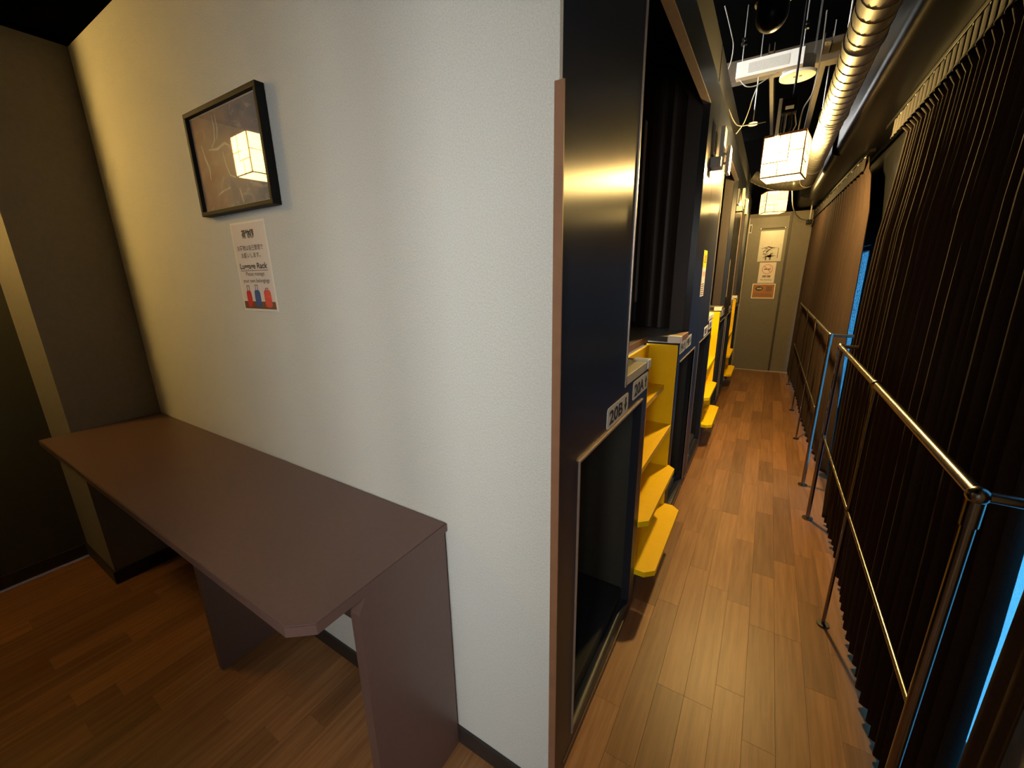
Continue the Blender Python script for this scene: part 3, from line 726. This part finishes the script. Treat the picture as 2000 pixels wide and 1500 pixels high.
# ================================================================== CURTAINS
def interp(tab, z):
    tab = sorted(tab)
    if z <= tab[0][0]: return tab[0][1]
    for (a, p), (b_, q) in zip(tab, tab[1:]):
        if z <= b_:
            s = (z - a) / (b_ - a); s = s * s * (3 - 2 * s)
            return p + (q - p) * s
    return tab[-1][1]
HOOK = bpy.data.meshes.new('hook')
_h = BM(); tube(_h, [(0, 0, 0), (0, 0, 0.028)], 0.0028, 6); box(_h, -0.004, 0.004, -0.004, 0.004, -0.012, 0.004); _h.to_mesh(HOOK); _h.free(); HOOK.materials.append(M['white'])
def curtain(label, near, far, xm, pleats, seed, ztop=2.115, hooks=True, amp=1.0):
    """near/far: tables z -> y of the two vertical edges; xm(y) mean x of the cloth"""
    rd = random.Random(seed)
    yb = (interp(near, 1.0) + interp(far, 1.0)) / 2
    t = thing('pleated_curtain', label, 'curtain', (xm(yb), yb, 0.0), 'brown blackout curtains along the window wall')
    ph = [rd.uniform(-0.35, 0.35) for _ in range(pleats + 2)]; am = [rd.uniform(0.75, 1.2) for _ in range(pleats + 2)]
    N = pleats * 10
    zs = [0.045, 0.07, 0.2, 0.4, 0.7, 1.0, 1.3, 1.55, 1.75, 1.90, 1.98, 2.03, 2.05, 2.08, ztop]
    def wave(u, z):
        s = u * pleats; i = min(int(s), pleats); f = s - i
        a = am[i] + (am[min(i + 1, pleats)] - am[i]) * f
        p = ph[i] + (ph[min(i + 1, pleats)] - ph[i]) * f
        w = math.sin(2 * math.pi * s + p * 2 * min(1.0, (ztop - z) * 1.2))
        w = math.copysign(abs(w) ** 0.8, w)
        A = 0.0270 - 0.0165 * max(0.0, min(1.0, (z - 1.2) / 0.85))
        return amp * A * a * w + amp * 0.008 * math.sin(u * 9.0 + seed) * (1 - z / 2.2)
    bm = BM(); G = []
    for i in range(N + 1):
        u = i / N; col = []
        for z in zs:
            ya, yc = interp(near, z), interp(far, z); y = ya + (yc - ya) * u
            col.append(bm.verts.new((xm(y) + wave(u, z), y, z)))
        G.append(col)
    for i in range(N):
        for j in range(len(zs) - 1): bm.faces.new((G[i][j], G[i + 1][j], G[i + 1][j + 1], G[i][j + 1]))
    fab = obj('fabric', bm, 'curtain', t, True)
    so = fab.modifiers.new('thickness', 'SOLIDIFY'); so.thickness = 0.003; so.offset = 0
    # gathered header tape, pinched into finer pleats
    bm = BM(); G = []
    ya, yc = interp(near, ztop), interp(far, ztop)
    for i in range(N + 1):
        u = i / N; y = ya + (yc - ya) * u
        w = 0.007 * abs(math.sin(math.pi * u * pleats)) ** 0.5
        G.append([bm.verts.new((xm(y) - 0.012 - w - 0.004 * (z < 2.04), y, z)) for z in (2.030, 2.045, 2.110)])
    for i in range(N):
        for j in range(2): bm.faces.new((G[i][j], G[i + 1][j], G[i + 1][j + 1], G[i][j + 1]))
    tp = obj('header_tape', bm, 'curtaintape', t, True)
    so = tp.modifiers.new('thickness', 'SOLIDIFY'); so.thickness = 0.002; so.offset = 0
    if hooks:
        for i in range(0, pleats, 2):
            y = ya + (yc - ya) * (i + 0.5) / pleats
            h = bpy.data.objects.new('hook', HOOK); COL.objects.link(h); h.parent = t
            h.location = Vector((xm(y) - 0.010, y, 2.118)) - ORG[t.name]
    return t
curtain('long dark brown pleated curtain behind the near handrail',
        [(0.02, 0.300), (0.6, 0.318), (0.97, 0.350), (1.6, 0.40), (2.115, 0.43)],
        [(0.03, 1.95), (0.3, 2.03), (0.98, 2.09), (1.54, 2.07), (1.85, 1.96), (1.98, 1.94), (2.05, 2.10), (2.115, 2.25)],
        lambda y: 0.772 + 0.010 * min(1, max(0, y)), 30, 1)
curtain('brown pleated curtain beside the far handrail, lit by the lanterns',
        [(0.03, 2.55), (0.3, 2.58), (1.04, 2.77), (1.77, 2.75), (1.95, 2.86), (2.05, 3.0), (2.115, 3.05)],
        [(0.02, 6.02), (1.0, 6.05), (2.115, 6.06)],
        lambda y: 0.800 - 0.022 * max(0, y - 2.5), 26, 2)
curtain('narrow strip of brown curtain beside the grey column at the right edge',
        [(0.02, 0.165), (2.115, 0.165)], [(0.02, 0.256), (2.115, 0.256)], lambda y: 0.776, 2, 3, hooks=False, amp=0.12)
tr = BM(); box(tr, 0.765, 0.800, 0.12, 2.45, 2.122, 2.140, 0.002)
tag(obj('curtain_track', tr, 'blackgloss'), 'black curtain track over the near curtain', 'curtain track')
tr = BM(); prism(tr, [(0.775, 2.95), (0.805, 2.95), (0.74, 6.08), (0.70, 6.08)], 'z', 2.122, 2.140)
tag(obj('curtain_track', tr, 'blackgloss'), 'black curtain track over the far curtain', 'curtain track')

# ================================================================== CEILING SERVICES
# big black duct along the window side with rounded lower edge
def rounded(x0, x1, z0, z1, r, n=5):
    out = []
    for cx, cz, a0 in ((x1 - r, z1 - r, 0), (x0 + r, z1 - r, 90), (x0 + r, z0 + r, 180), (x1 - r, z0 + r, 270)):
        for k in range(n + 1):
            a = math.radians(a0 + 90 * k / n); out.append((cx + r * math.cos(a), cz + r * math.sin(a)))
    return out
bdk = thing('black_duct', 'large glossy black duct above the curtains', 'duct', (0.74, 2.6, 2.142))
obj('duct_body', pr(rounded(0.605, XW - 0.002, 2.142, 2.60, 0.045), 'y', -0.6, 3.05), 'blackgloss', bdk, True)
obj('duct_body', pr(rounded(0.592, XW - 0.002, 2.150, 2.60, 0.045), 'y', 3.10, 5.2), 'blackgloss', bdk, True)
obj('duct_flange', pr(rounded(0.585, XW - 0.002, 2.142, 2.62, 0.045), 'y', 3.05, 3.10), 'blackgloss', bdk, True)
obj('duct_body', pr(rounded(0.50, XW - 0.002, 2.180, 2.62, 0.06), 'y', 5.2, YE - 0.04), 'blackgloss', bdk, True)

# spiral duct with elbow and flexible tail
DX, DZ, DR = 0.505, 2.150, 0.056
sd = thing('spiral_duct', 'shiny galvanised spiral duct hanging under the ceiling', 'duct', (DX, 2.4, DZ))
obj('duct_pipe', tb([(DX, y * 0.1, DZ) for y in range(-6, 40, 3)], DR, 28), 'duct', sd, True)
sm = BM(); pts = []
turns = 60; pitch = 0.078
for i in range(turns * 20 + 1):
    a = 2 * math.pi * i / 20; y = -0.55 + pitch * i / 20
    if y > 3.88: break
    pts.append((DX + (DR + 0.0006) * math.cos(a), y, DZ + (DR + 0.0006) * math.sin(a)))
tube(sm, pts, 0.0011, 5); obj('spiral_seam', sm, 'seam', sd, True)
b_ = BM(); disc(b_, (DX, 1.28, DZ), DR + 0.004, (0, 1, 0), 0.016, 28); obj('coupling_band', b_, 'duct', sd, True)
el = []
for k in range(9):
    a = math.radians(90 * k / 8); el.append((DX - 0.10 + 0.10 * math.cos(a), 3.90 + 0.10 * math.sin(a), DZ))
obj('elbow', tb(el, DR + 0.002, 24), 'flex', sd, True)
fx = []; rr = []
for k in range(61):
    u = k / 60; fx.append((DX - 0.10 - 0.32 * u, 4.0, DZ + 0.10 * u * u)); rr.append(DR + 0.004 * (k % 2) - 0.010 * u)
obj('flexible_hose', tube(BM(), fx, rr, 20), 'flex', sd, True)
# hangers of the duct
for y in (0.9, 2.1, 3.3):
    h = BM(); n = 24
    tube(h, [(DX + (DR + .004) * math.cos(2 * math.pi * k / n), y, DZ + (DR + .004) * math.sin(2 * math.pi * k / n)) for k in range(n + 1)], 0.0025, 6)
    tube(h, [(DX, y, DZ + DR), (DX, y, ZH)], 0.004, 8)
    obj('hanger', h, 'rod', sd)

# cross beam
tag(obj('cross_beam', bx(-0.20, 0.70, 3.08, 3.18, 2.74, 2.87, 0.004), 'steel'), 'brown steel beam crossing the black ceiling', 'beam')
# secondary stud channels behind the detector
def channel(x, y0, y1, z, w, label):
    b_ = BM(); box(b_, x, x + w, y0, y1, z, z + 0.004); box(b_, x, x + 0.004, y0, y1, z, z + 0.05); box(b_, x + w - 0.004, x + w, y0, y1, z, z + 0.05)
    tag(obj('ceiling_channel', b_, 'steel'), label, 'channel', 'steel channels under the ceiling')
channel(0.14, 2.9, 5.6, 2.80, 0.035, 'left steel channel running along the black ceiling')
channel(0.44, 2.9, 5.6, 2.78, 0.045, 'right steel channel running along the black ceiling beside the spiral duct')
# glossy black can (service pipe stub) near the top
cn = thing('black_pipe_stub', 'glossy black pipe stub at the top of the corridor ceiling', 'pipe', (0.22, 1.45, 2.30))
b_ = BM(); tube(b_, [(0.215, 1.45, 2.305 + 0.056 * (1 - math.cos(math.pi / 2 * k / 6))) for k in range(7)] + [(0.215, 1.45, ZH)], [max(0.001, 0.056 * math.sin(math.pi / 2 * k / 6)) for k in range(7)] + [0.056], 28); obj('pipe_body', b_, 'blackgloss', cn, True)
b_ = BM(); disc(b_, (0.215, 1.45, 2.405), 0.064, (0, 0, 1), 0.012, 28); obj('pipe_collar', b_, 'blackgloss', cn, True)
# white luminaire box hung on rods
lb = thing('hanging_exit_light', 'flat white rectangular light box hung on rods below the black ceiling', 'light', (0.17, 2.75, 2.635))
lx0, lx1, ly0, ly1, lz0, lz1 = -0.025, 0.345, 2.75, 2.81, 2.636, 2.729
obj('housing', bx(lx0, lx1, ly0, ly1, lz0, lz1, 0.003), 'white', lb)
obj('inset_panel', bx(lx0 + .07, lx1 - .075, ly0 - .002, ly0 + .004, lz0 + .017, lz1 - .019, 0.001), 'whitegrey', lb)
for x in (lx0 + .028, lx1 - .012):
    obj('threaded_rod', tb([(x, 2.78, lz1), (x, 2.78, ZH)], 0.0035, 8), 'rod', lb)
    b_ = BM(); disc(b_, (x, 2.78, 2.83), 0.018, (0, 0, 1), 0.016, 12); disc(b_, (x, 2.78, 2.855), 0.014, (0, 0, 1), 0.014, 12)
    obj('hanger_nut', b_, 'blackgloss', lb)
# round speaker / detector
sp = thing('ceiling_speaker', 'round pale ceiling speaker below the white light box', 'speaker', (0.323, 2.9, 2.62))
b_ = BM(); disc(b_, (0.323, 2.9, 2.618), 0.100, (0, 0, 1), 0.016, 32); obj('face_plate', b_, 'white', sp, True)
b_ = BM(); disc(b_, (0.323, 2.9, 2.634), 0.088, (0, 0, 1), 0.080, 28); obj('body', b_, 'grey', sp, True)
for dx in (-0.014, 0.018):
    b_ = BM(); disc(b_, (0.323 + dx, 2.885, 2.614), 0.009, (0, 0, 1), 0.005, 10); obj('grille_hole', b_, 'grey', sp)
obj('hanger_strap', bx(0.395, 0.405, 2.88, 2.90, 2.71, ZH), 'rod', sp)
# small disc sensor
sn = thing('smoke_sensor', 'small pale disc sensor beside the near lantern', 'sensor', (0.10, 2.9, 2.38))
b_ = BM(); disc(b_, (0.10, 2.9, 2.382), 0.028, (0, 0, 1), 0.012, 20); obj('sensor_disc', b_, 'white', sn, True)
obj('drop_rod', tb([(0.10, 2.9, 2.39), (0.10, 2.9, ZH)], 0.0035, 8), 'rod', sn)
# dark junction box above the near lantern
jb = thing('junction_box', 'dark junction box with cables above the near lantern', 'junction box', (0.30, 2.36, 2.20))
obj('box_body', bx(0.275, 0.345, 2.33, 2.39, 2.26, 2.33, 0.004), 'blackgloss', jb)
obj('box_clip', bx(0.290, 0.330, 2.322, 2.330, 2.275, 2.290), 'white', jb)
obj('box_plate', bx(0.255, 0.272, 2.34, 2.36, 2.15, 2.34, 0.002), 'whitegrey', jb)
for i, (x, y) in enumerate(((0.285, 2.345), (0.30, 2.36), (0.325, 2.35), (0.34, 2.37))):
    obj('box_cable', tb([(x, y, 2.26), (x + 0.006 * (i - 1), y, 2.20), (x - 0.004 * i, y, 2.135)], 0.0032, 6), 'cable' if i % 2 else 'blackcable', jb)
def cable(label, pts, r=0.0032, m='cable'):
    P = [Vector(p) for p in pts]; out = []
    for i in range(len(P) - 1):
        p0, p1, p2, p3 = P[max(i - 1, 0)], P[i], P[i + 1], P[min(i + 2, len(P) - 1)]
        for k in range(6):
            s = k / 6
            out.append(0.5 * ((2 * p1) + (p2 - p0) * s + (2 * p0 - 5 * p1 + 4 * p2 - p3) * s * s + (3 * p1 - p0 - 3 * p2 + p3) * s ** 3))
    out.append(P[-1])
    tag(obj('cable', tb(out, r, 6), m, None, True), label, 'cable', 'loose cables under the ceiling')
cable('grey cable drooping under the white light box', [(0.00, 2.78, 2.636), (0.04, 2.78, 2.59), (0.10, 2.79, 2.585), (0.17, 2.80, 2.62), (0.22, 2.80, 2.636)])
cable('grey cable falling from the light box to the post top', [(0.11, 2.80, 2.59), (0.085, 2.82, 2.52), (0.07, 2.84, 2.46), (0.045, 2.86, 2.39), (0.004, 2.88, 2.34)])
cable('grey cable crossing from the bunk top to the near lantern', [(0.004, 2.3, 2.325), (0.05, 2.35, 2.25), (0.13, 2.36, 2.24), (0.20, 2.38, 2.245)])
cable('grey cable hanging from the dark ceiling beside the bunk top', [(-0.10, 2.5, 2.95), (-0.06, 2.6, 2.84), (-0.05, 2.68, 2.80), (-0.06, 2.72, 2.73), (-0.09, 2.74, 2.66)])
cable('pair cable hanging straight right of the round speaker', [(0.43, 2.9, 2.95), (0.435, 2.9, 2.70), (0.42, 2.85, 2.50), (0.38, 2.75, 2.38), (0.37, 2.62, 2.22)], 0.004)
cable('grey cable drooping to the security camera by the far lantern', [(0.42, 5.0, 2.25), (0.46, 5.3, 2.10), (0.55, 5.7, 2.02), (0.67, 5.88, 2.00)], 0.006)
# security camera
sc_ = thing('security_camera', 'small black security camera at the top of the far curtain', 'camera', (0.665, 5.85, 1.97))
obj('camera_body', bx(0.630, 0.690, 5.78, 5.92, 1.955, 2.005, 0.008), 'blackgloss', sc_)
b_ = BM(); disc(b_, (0.66, 5.785, 1.975), 0.018, (0, -1, 0), 0.012, 16); obj('lens', b_, 'blackgloss', sc_, True)
obj('mount', tb([(0.665, 5.86, 2.0), (0.665, 5.90, 2.185)], 0.008, 8), 'whitegrey', sc_)

# ================================================================== LANTERNS
def lantern(label, cx, cy, zb, w, h, ang, zceil, idx):
    t = thing('paper_lantern', label, 'lantern', (cx, cy, zb), 'square paper lanterns')
    t.rotation_euler = (0, 0, ang)
    def P(bm): bmesh.ops.translate(bm, verts=bm.verts, vec=(cx, cy, zb)); return bm
    q = w / 2; f = 0.006
    for sx in (-1, 1):
        for sy in (-1, 1):
            obj('corner_post', P(bx(sx * q - f / 2, sx * q + f / 2, sy * q - f / 2, sy * q + f / 2, 0, h)), 'lampwood', t)
    for nm, z0 in (('top_frame', h - f), ('bottom_frame', 0)):
        b_ = BM()
        for s in (-1, 1):
            box(b_, -q, q, s * q - f / 2, s * q + f / 2, z0, z0 + f); box(b_, s * q - f / 2, s * q + f / 2, -q, q, z0, z0 + f)
        obj(nm, P(b_), 'lampwood', t)
    obj('base_paper', P(bx(-q + .004, q - .004, -q + .004, q - .004, 0.002, 0.003)), 'lamppaper%d' % idx, t)  # base board made as thin glowing paper so light reaches the floor
    obj('cap_board', P(bx(-q, q, -q, q, h - .004, h + .008, 0.001)), 'lampwood', t)
    d = 0.0018
    bars = ((0.42, 0.0, 0.42, 0.36, 1), (0.64, 0.30, 0.64, 1.0, 1), (0.0, 0.36, 0.62, 0.36, 0), (0.40, 0.58, 1.0, 0.58, 0))
    for k in range(4):
        rot = Matrix.Rotation(k * math.pi / 2, 3, 'Z')
        b_ = bx(-q + f / 2, q - f / 2, -q + .0005, -q + .0015, f, h - f)
        bmesh.ops.rotate(b_, verts=b_.verts, cent=(0, 0, 0), matrix=rot)
        pnl = obj('paper_panel', P(b_), 'lamppaper%d' % idx, t)
        for (u0, v0, u1, v1, vert) in bars:
            X = lambda u: -q + u * w
            Z = lambda v: v * h
            if vert: b_ = bx(X(u0) - d, X(u0) + d, -q - .002, -q + .0005, Z(v0), Z(v1))
            else: b_ = bx(X(u0), X(u1), -q - .002, -q + .0005, Z(v0) - d, Z(v0) + d)
            bmesh.ops.rotate(b_, verts=b_.verts, cent=(0, 0, 0), matrix=rot)
            obj('lattice_bar', P(b_), 'lattice', pnl)
    obj('stem', P(tb([(0, 0, h), (0, 0, zceil - zb)], 0.006, 8)), 'blackgloss', t)
    ld = bpy.data.lights.new('bulb', 'POINT'); ld.energy = LAMP_BULB[idx]; ld.color = LAMP_COL; ld.shadow_soft_size = 0.05
    lo = bpy.data.objects.new('bulb', ld); COL.objects.link(lo); lo.parent = t; lo.location = (0.0, 0.0, h * 0.48)
    return t
lantern('larger-looking square paper lantern nearest in the corridor', 0.322, 2.45, 1.935, 0.205, 0.222, math.radians(-9), ZH, 0)
lantern('square paper lantern in front of the end door', 0.262, 4.95, 2.02, 0.205, 0.215, math.radians(17), ZH, 1)
lantern('square paper lantern seen only as a reflection in the picture', -2.33, -0.83, 1.99, 0.205, 0.215, math.radians(4), ZC, 2)

# ================================================================== DOOR POSTERS
YD = YE - 0.0305
p1 = thing('brush_drawing_poster', 'glossy beige poster with a dark brush drawing on the end door', 'poster', (0.285, YD, 1.527))
obj('sheet', bx(0.150, 0.422, YD - .002, YD, 1.527, 1.922), 'posterpaper', p1)
bl = BM()
rq = random.Random(5)
for i in range(16):
    cx = 0.27 + rq.uniform(-.05, .06); cz = 1.66 + rq.uniform(-.07, .06); a = rq.uniform(-0.5, 0.9)
    L, w = rq.uniform(.02, .055), rq.uniform(.004, .012); dx, dz = math.cos(a) * L, math.sin(a) * L
    prism(bl, [(cx - dx - w * math.sin(a), cz - dz + w * math.cos(a)), (cx - dx + w * math.sin(a), cz - dz - w * math.cos(a)), (cx + dx, cz + dz)], 'y', YD - .0030, YD - .0021)
for x in (0.235, 0.285): prism(bl, [(x, 1.60), (x + .022, 1.60), (x + .018, 1.545), (x + .002, 1.545)], 'y', YD - .0030, YD - .0021)
prism(bl, [(0.18, 1.69), (0.185, 1.698), (0.27, 1.725), (0.27, 1.715)], 'y', YD - .0030, YD - .0021)
obj('brush_drawing', bl, 'inkgrey', p1)
obj('caption_column', bx(0.375, 0.382, YD - .003, YD - .0021, 1.57, 1.70), 'inkgrey', p1)
p2 = thing('no_smoking_notice', 'white no-smoking notice with a red circle on the end door', 'notice', (0.283, YD, 1.24))
obj('sheet', bx(0.186, 0.380, YD - .002, YD, 1.240, 1.513), 'paper', p2)
rg = BM(); n = 28
tube(rg, [(0.285 + .060 * math.cos(2 * math.pi * k / n), YD - .0028, 1.425 + .060 * math.sin(2 * math.pi * k / n)) for k in range(n + 1)], 0.0045, 5)
tube(rg, [(0.285 - .042, YD - .0028, 1.425 + .042), (0.285 + .042, YD - .0028, 1.425 - .042)], 0.0045, 5)
obj('prohibition_ring', rg, 'pinkink', p2)
cg = BM(); box(cg, 0.245, 0.312, YD - .0026, YD - .002, 1.418, 1.430); box(cg, 0.314, 0.324, YD - .0026, YD - .002, 1.418, 1.430)
tube(cg, [(0.318, YD - .0024, 1.435), (0.312, YD - .0024, 1.447), (0.320, YD - .0024, 1.458)], 0.002, 5)
obj('cigarette_mark', cg, 'ink', p2)
text('lettering', '禁煙', (0.283, YD - .0024, 1.315), XD, ZD, 0.034, 'inkgrey', p2, 0.10, 0.02)
text('lettering', 'No Smoking', (0.283, YD - .0024, 1.275), XD, ZD, 0.028, 'inkgrey', p2, 0.13, 0.01)
p3 = thing('wifi_notice', 'orange-brown wifi notice lowest on the end door', 'notice', (0.27, YD, 1.03))
obj('sheet', bx(0.133, 0.407, YD - .002, YD, 1.030, 1.230), 'laminatefilm', p3)
obj('print_field', bx(0.143, 0.397, YD - .0026, YD - .002, 1.040, 1.220), 'orange', p3)
b_ = pr([(0.218 + .045 * math.cos(2 * math.pi * k / 20), 1.165 + .030 * math.sin(2 * math.pi * k / 20)) for k in range(20)], 'y', YD - .0032, YD - .0026)
wl = obj('wifi_logo', b_, 'ink', p3)
text('lettering', 'WiFi', (0.218, YD - .0036, 1.152), XD, ZD, 0.036, 'laminatefilm', wl, 0.060, 0.01)
obj('plain_square', bx(0.300, 0.368, YD - .0032, YD - .0026, 1.125, 1.195), 'brownprint', p3)
for i in range(2): obj('printed_line', bx(0.165, 0.375, YD - .0032, YD - .0026, 1.062 + i * .024, 1.073 + i * .024), 'brownprint', p3)
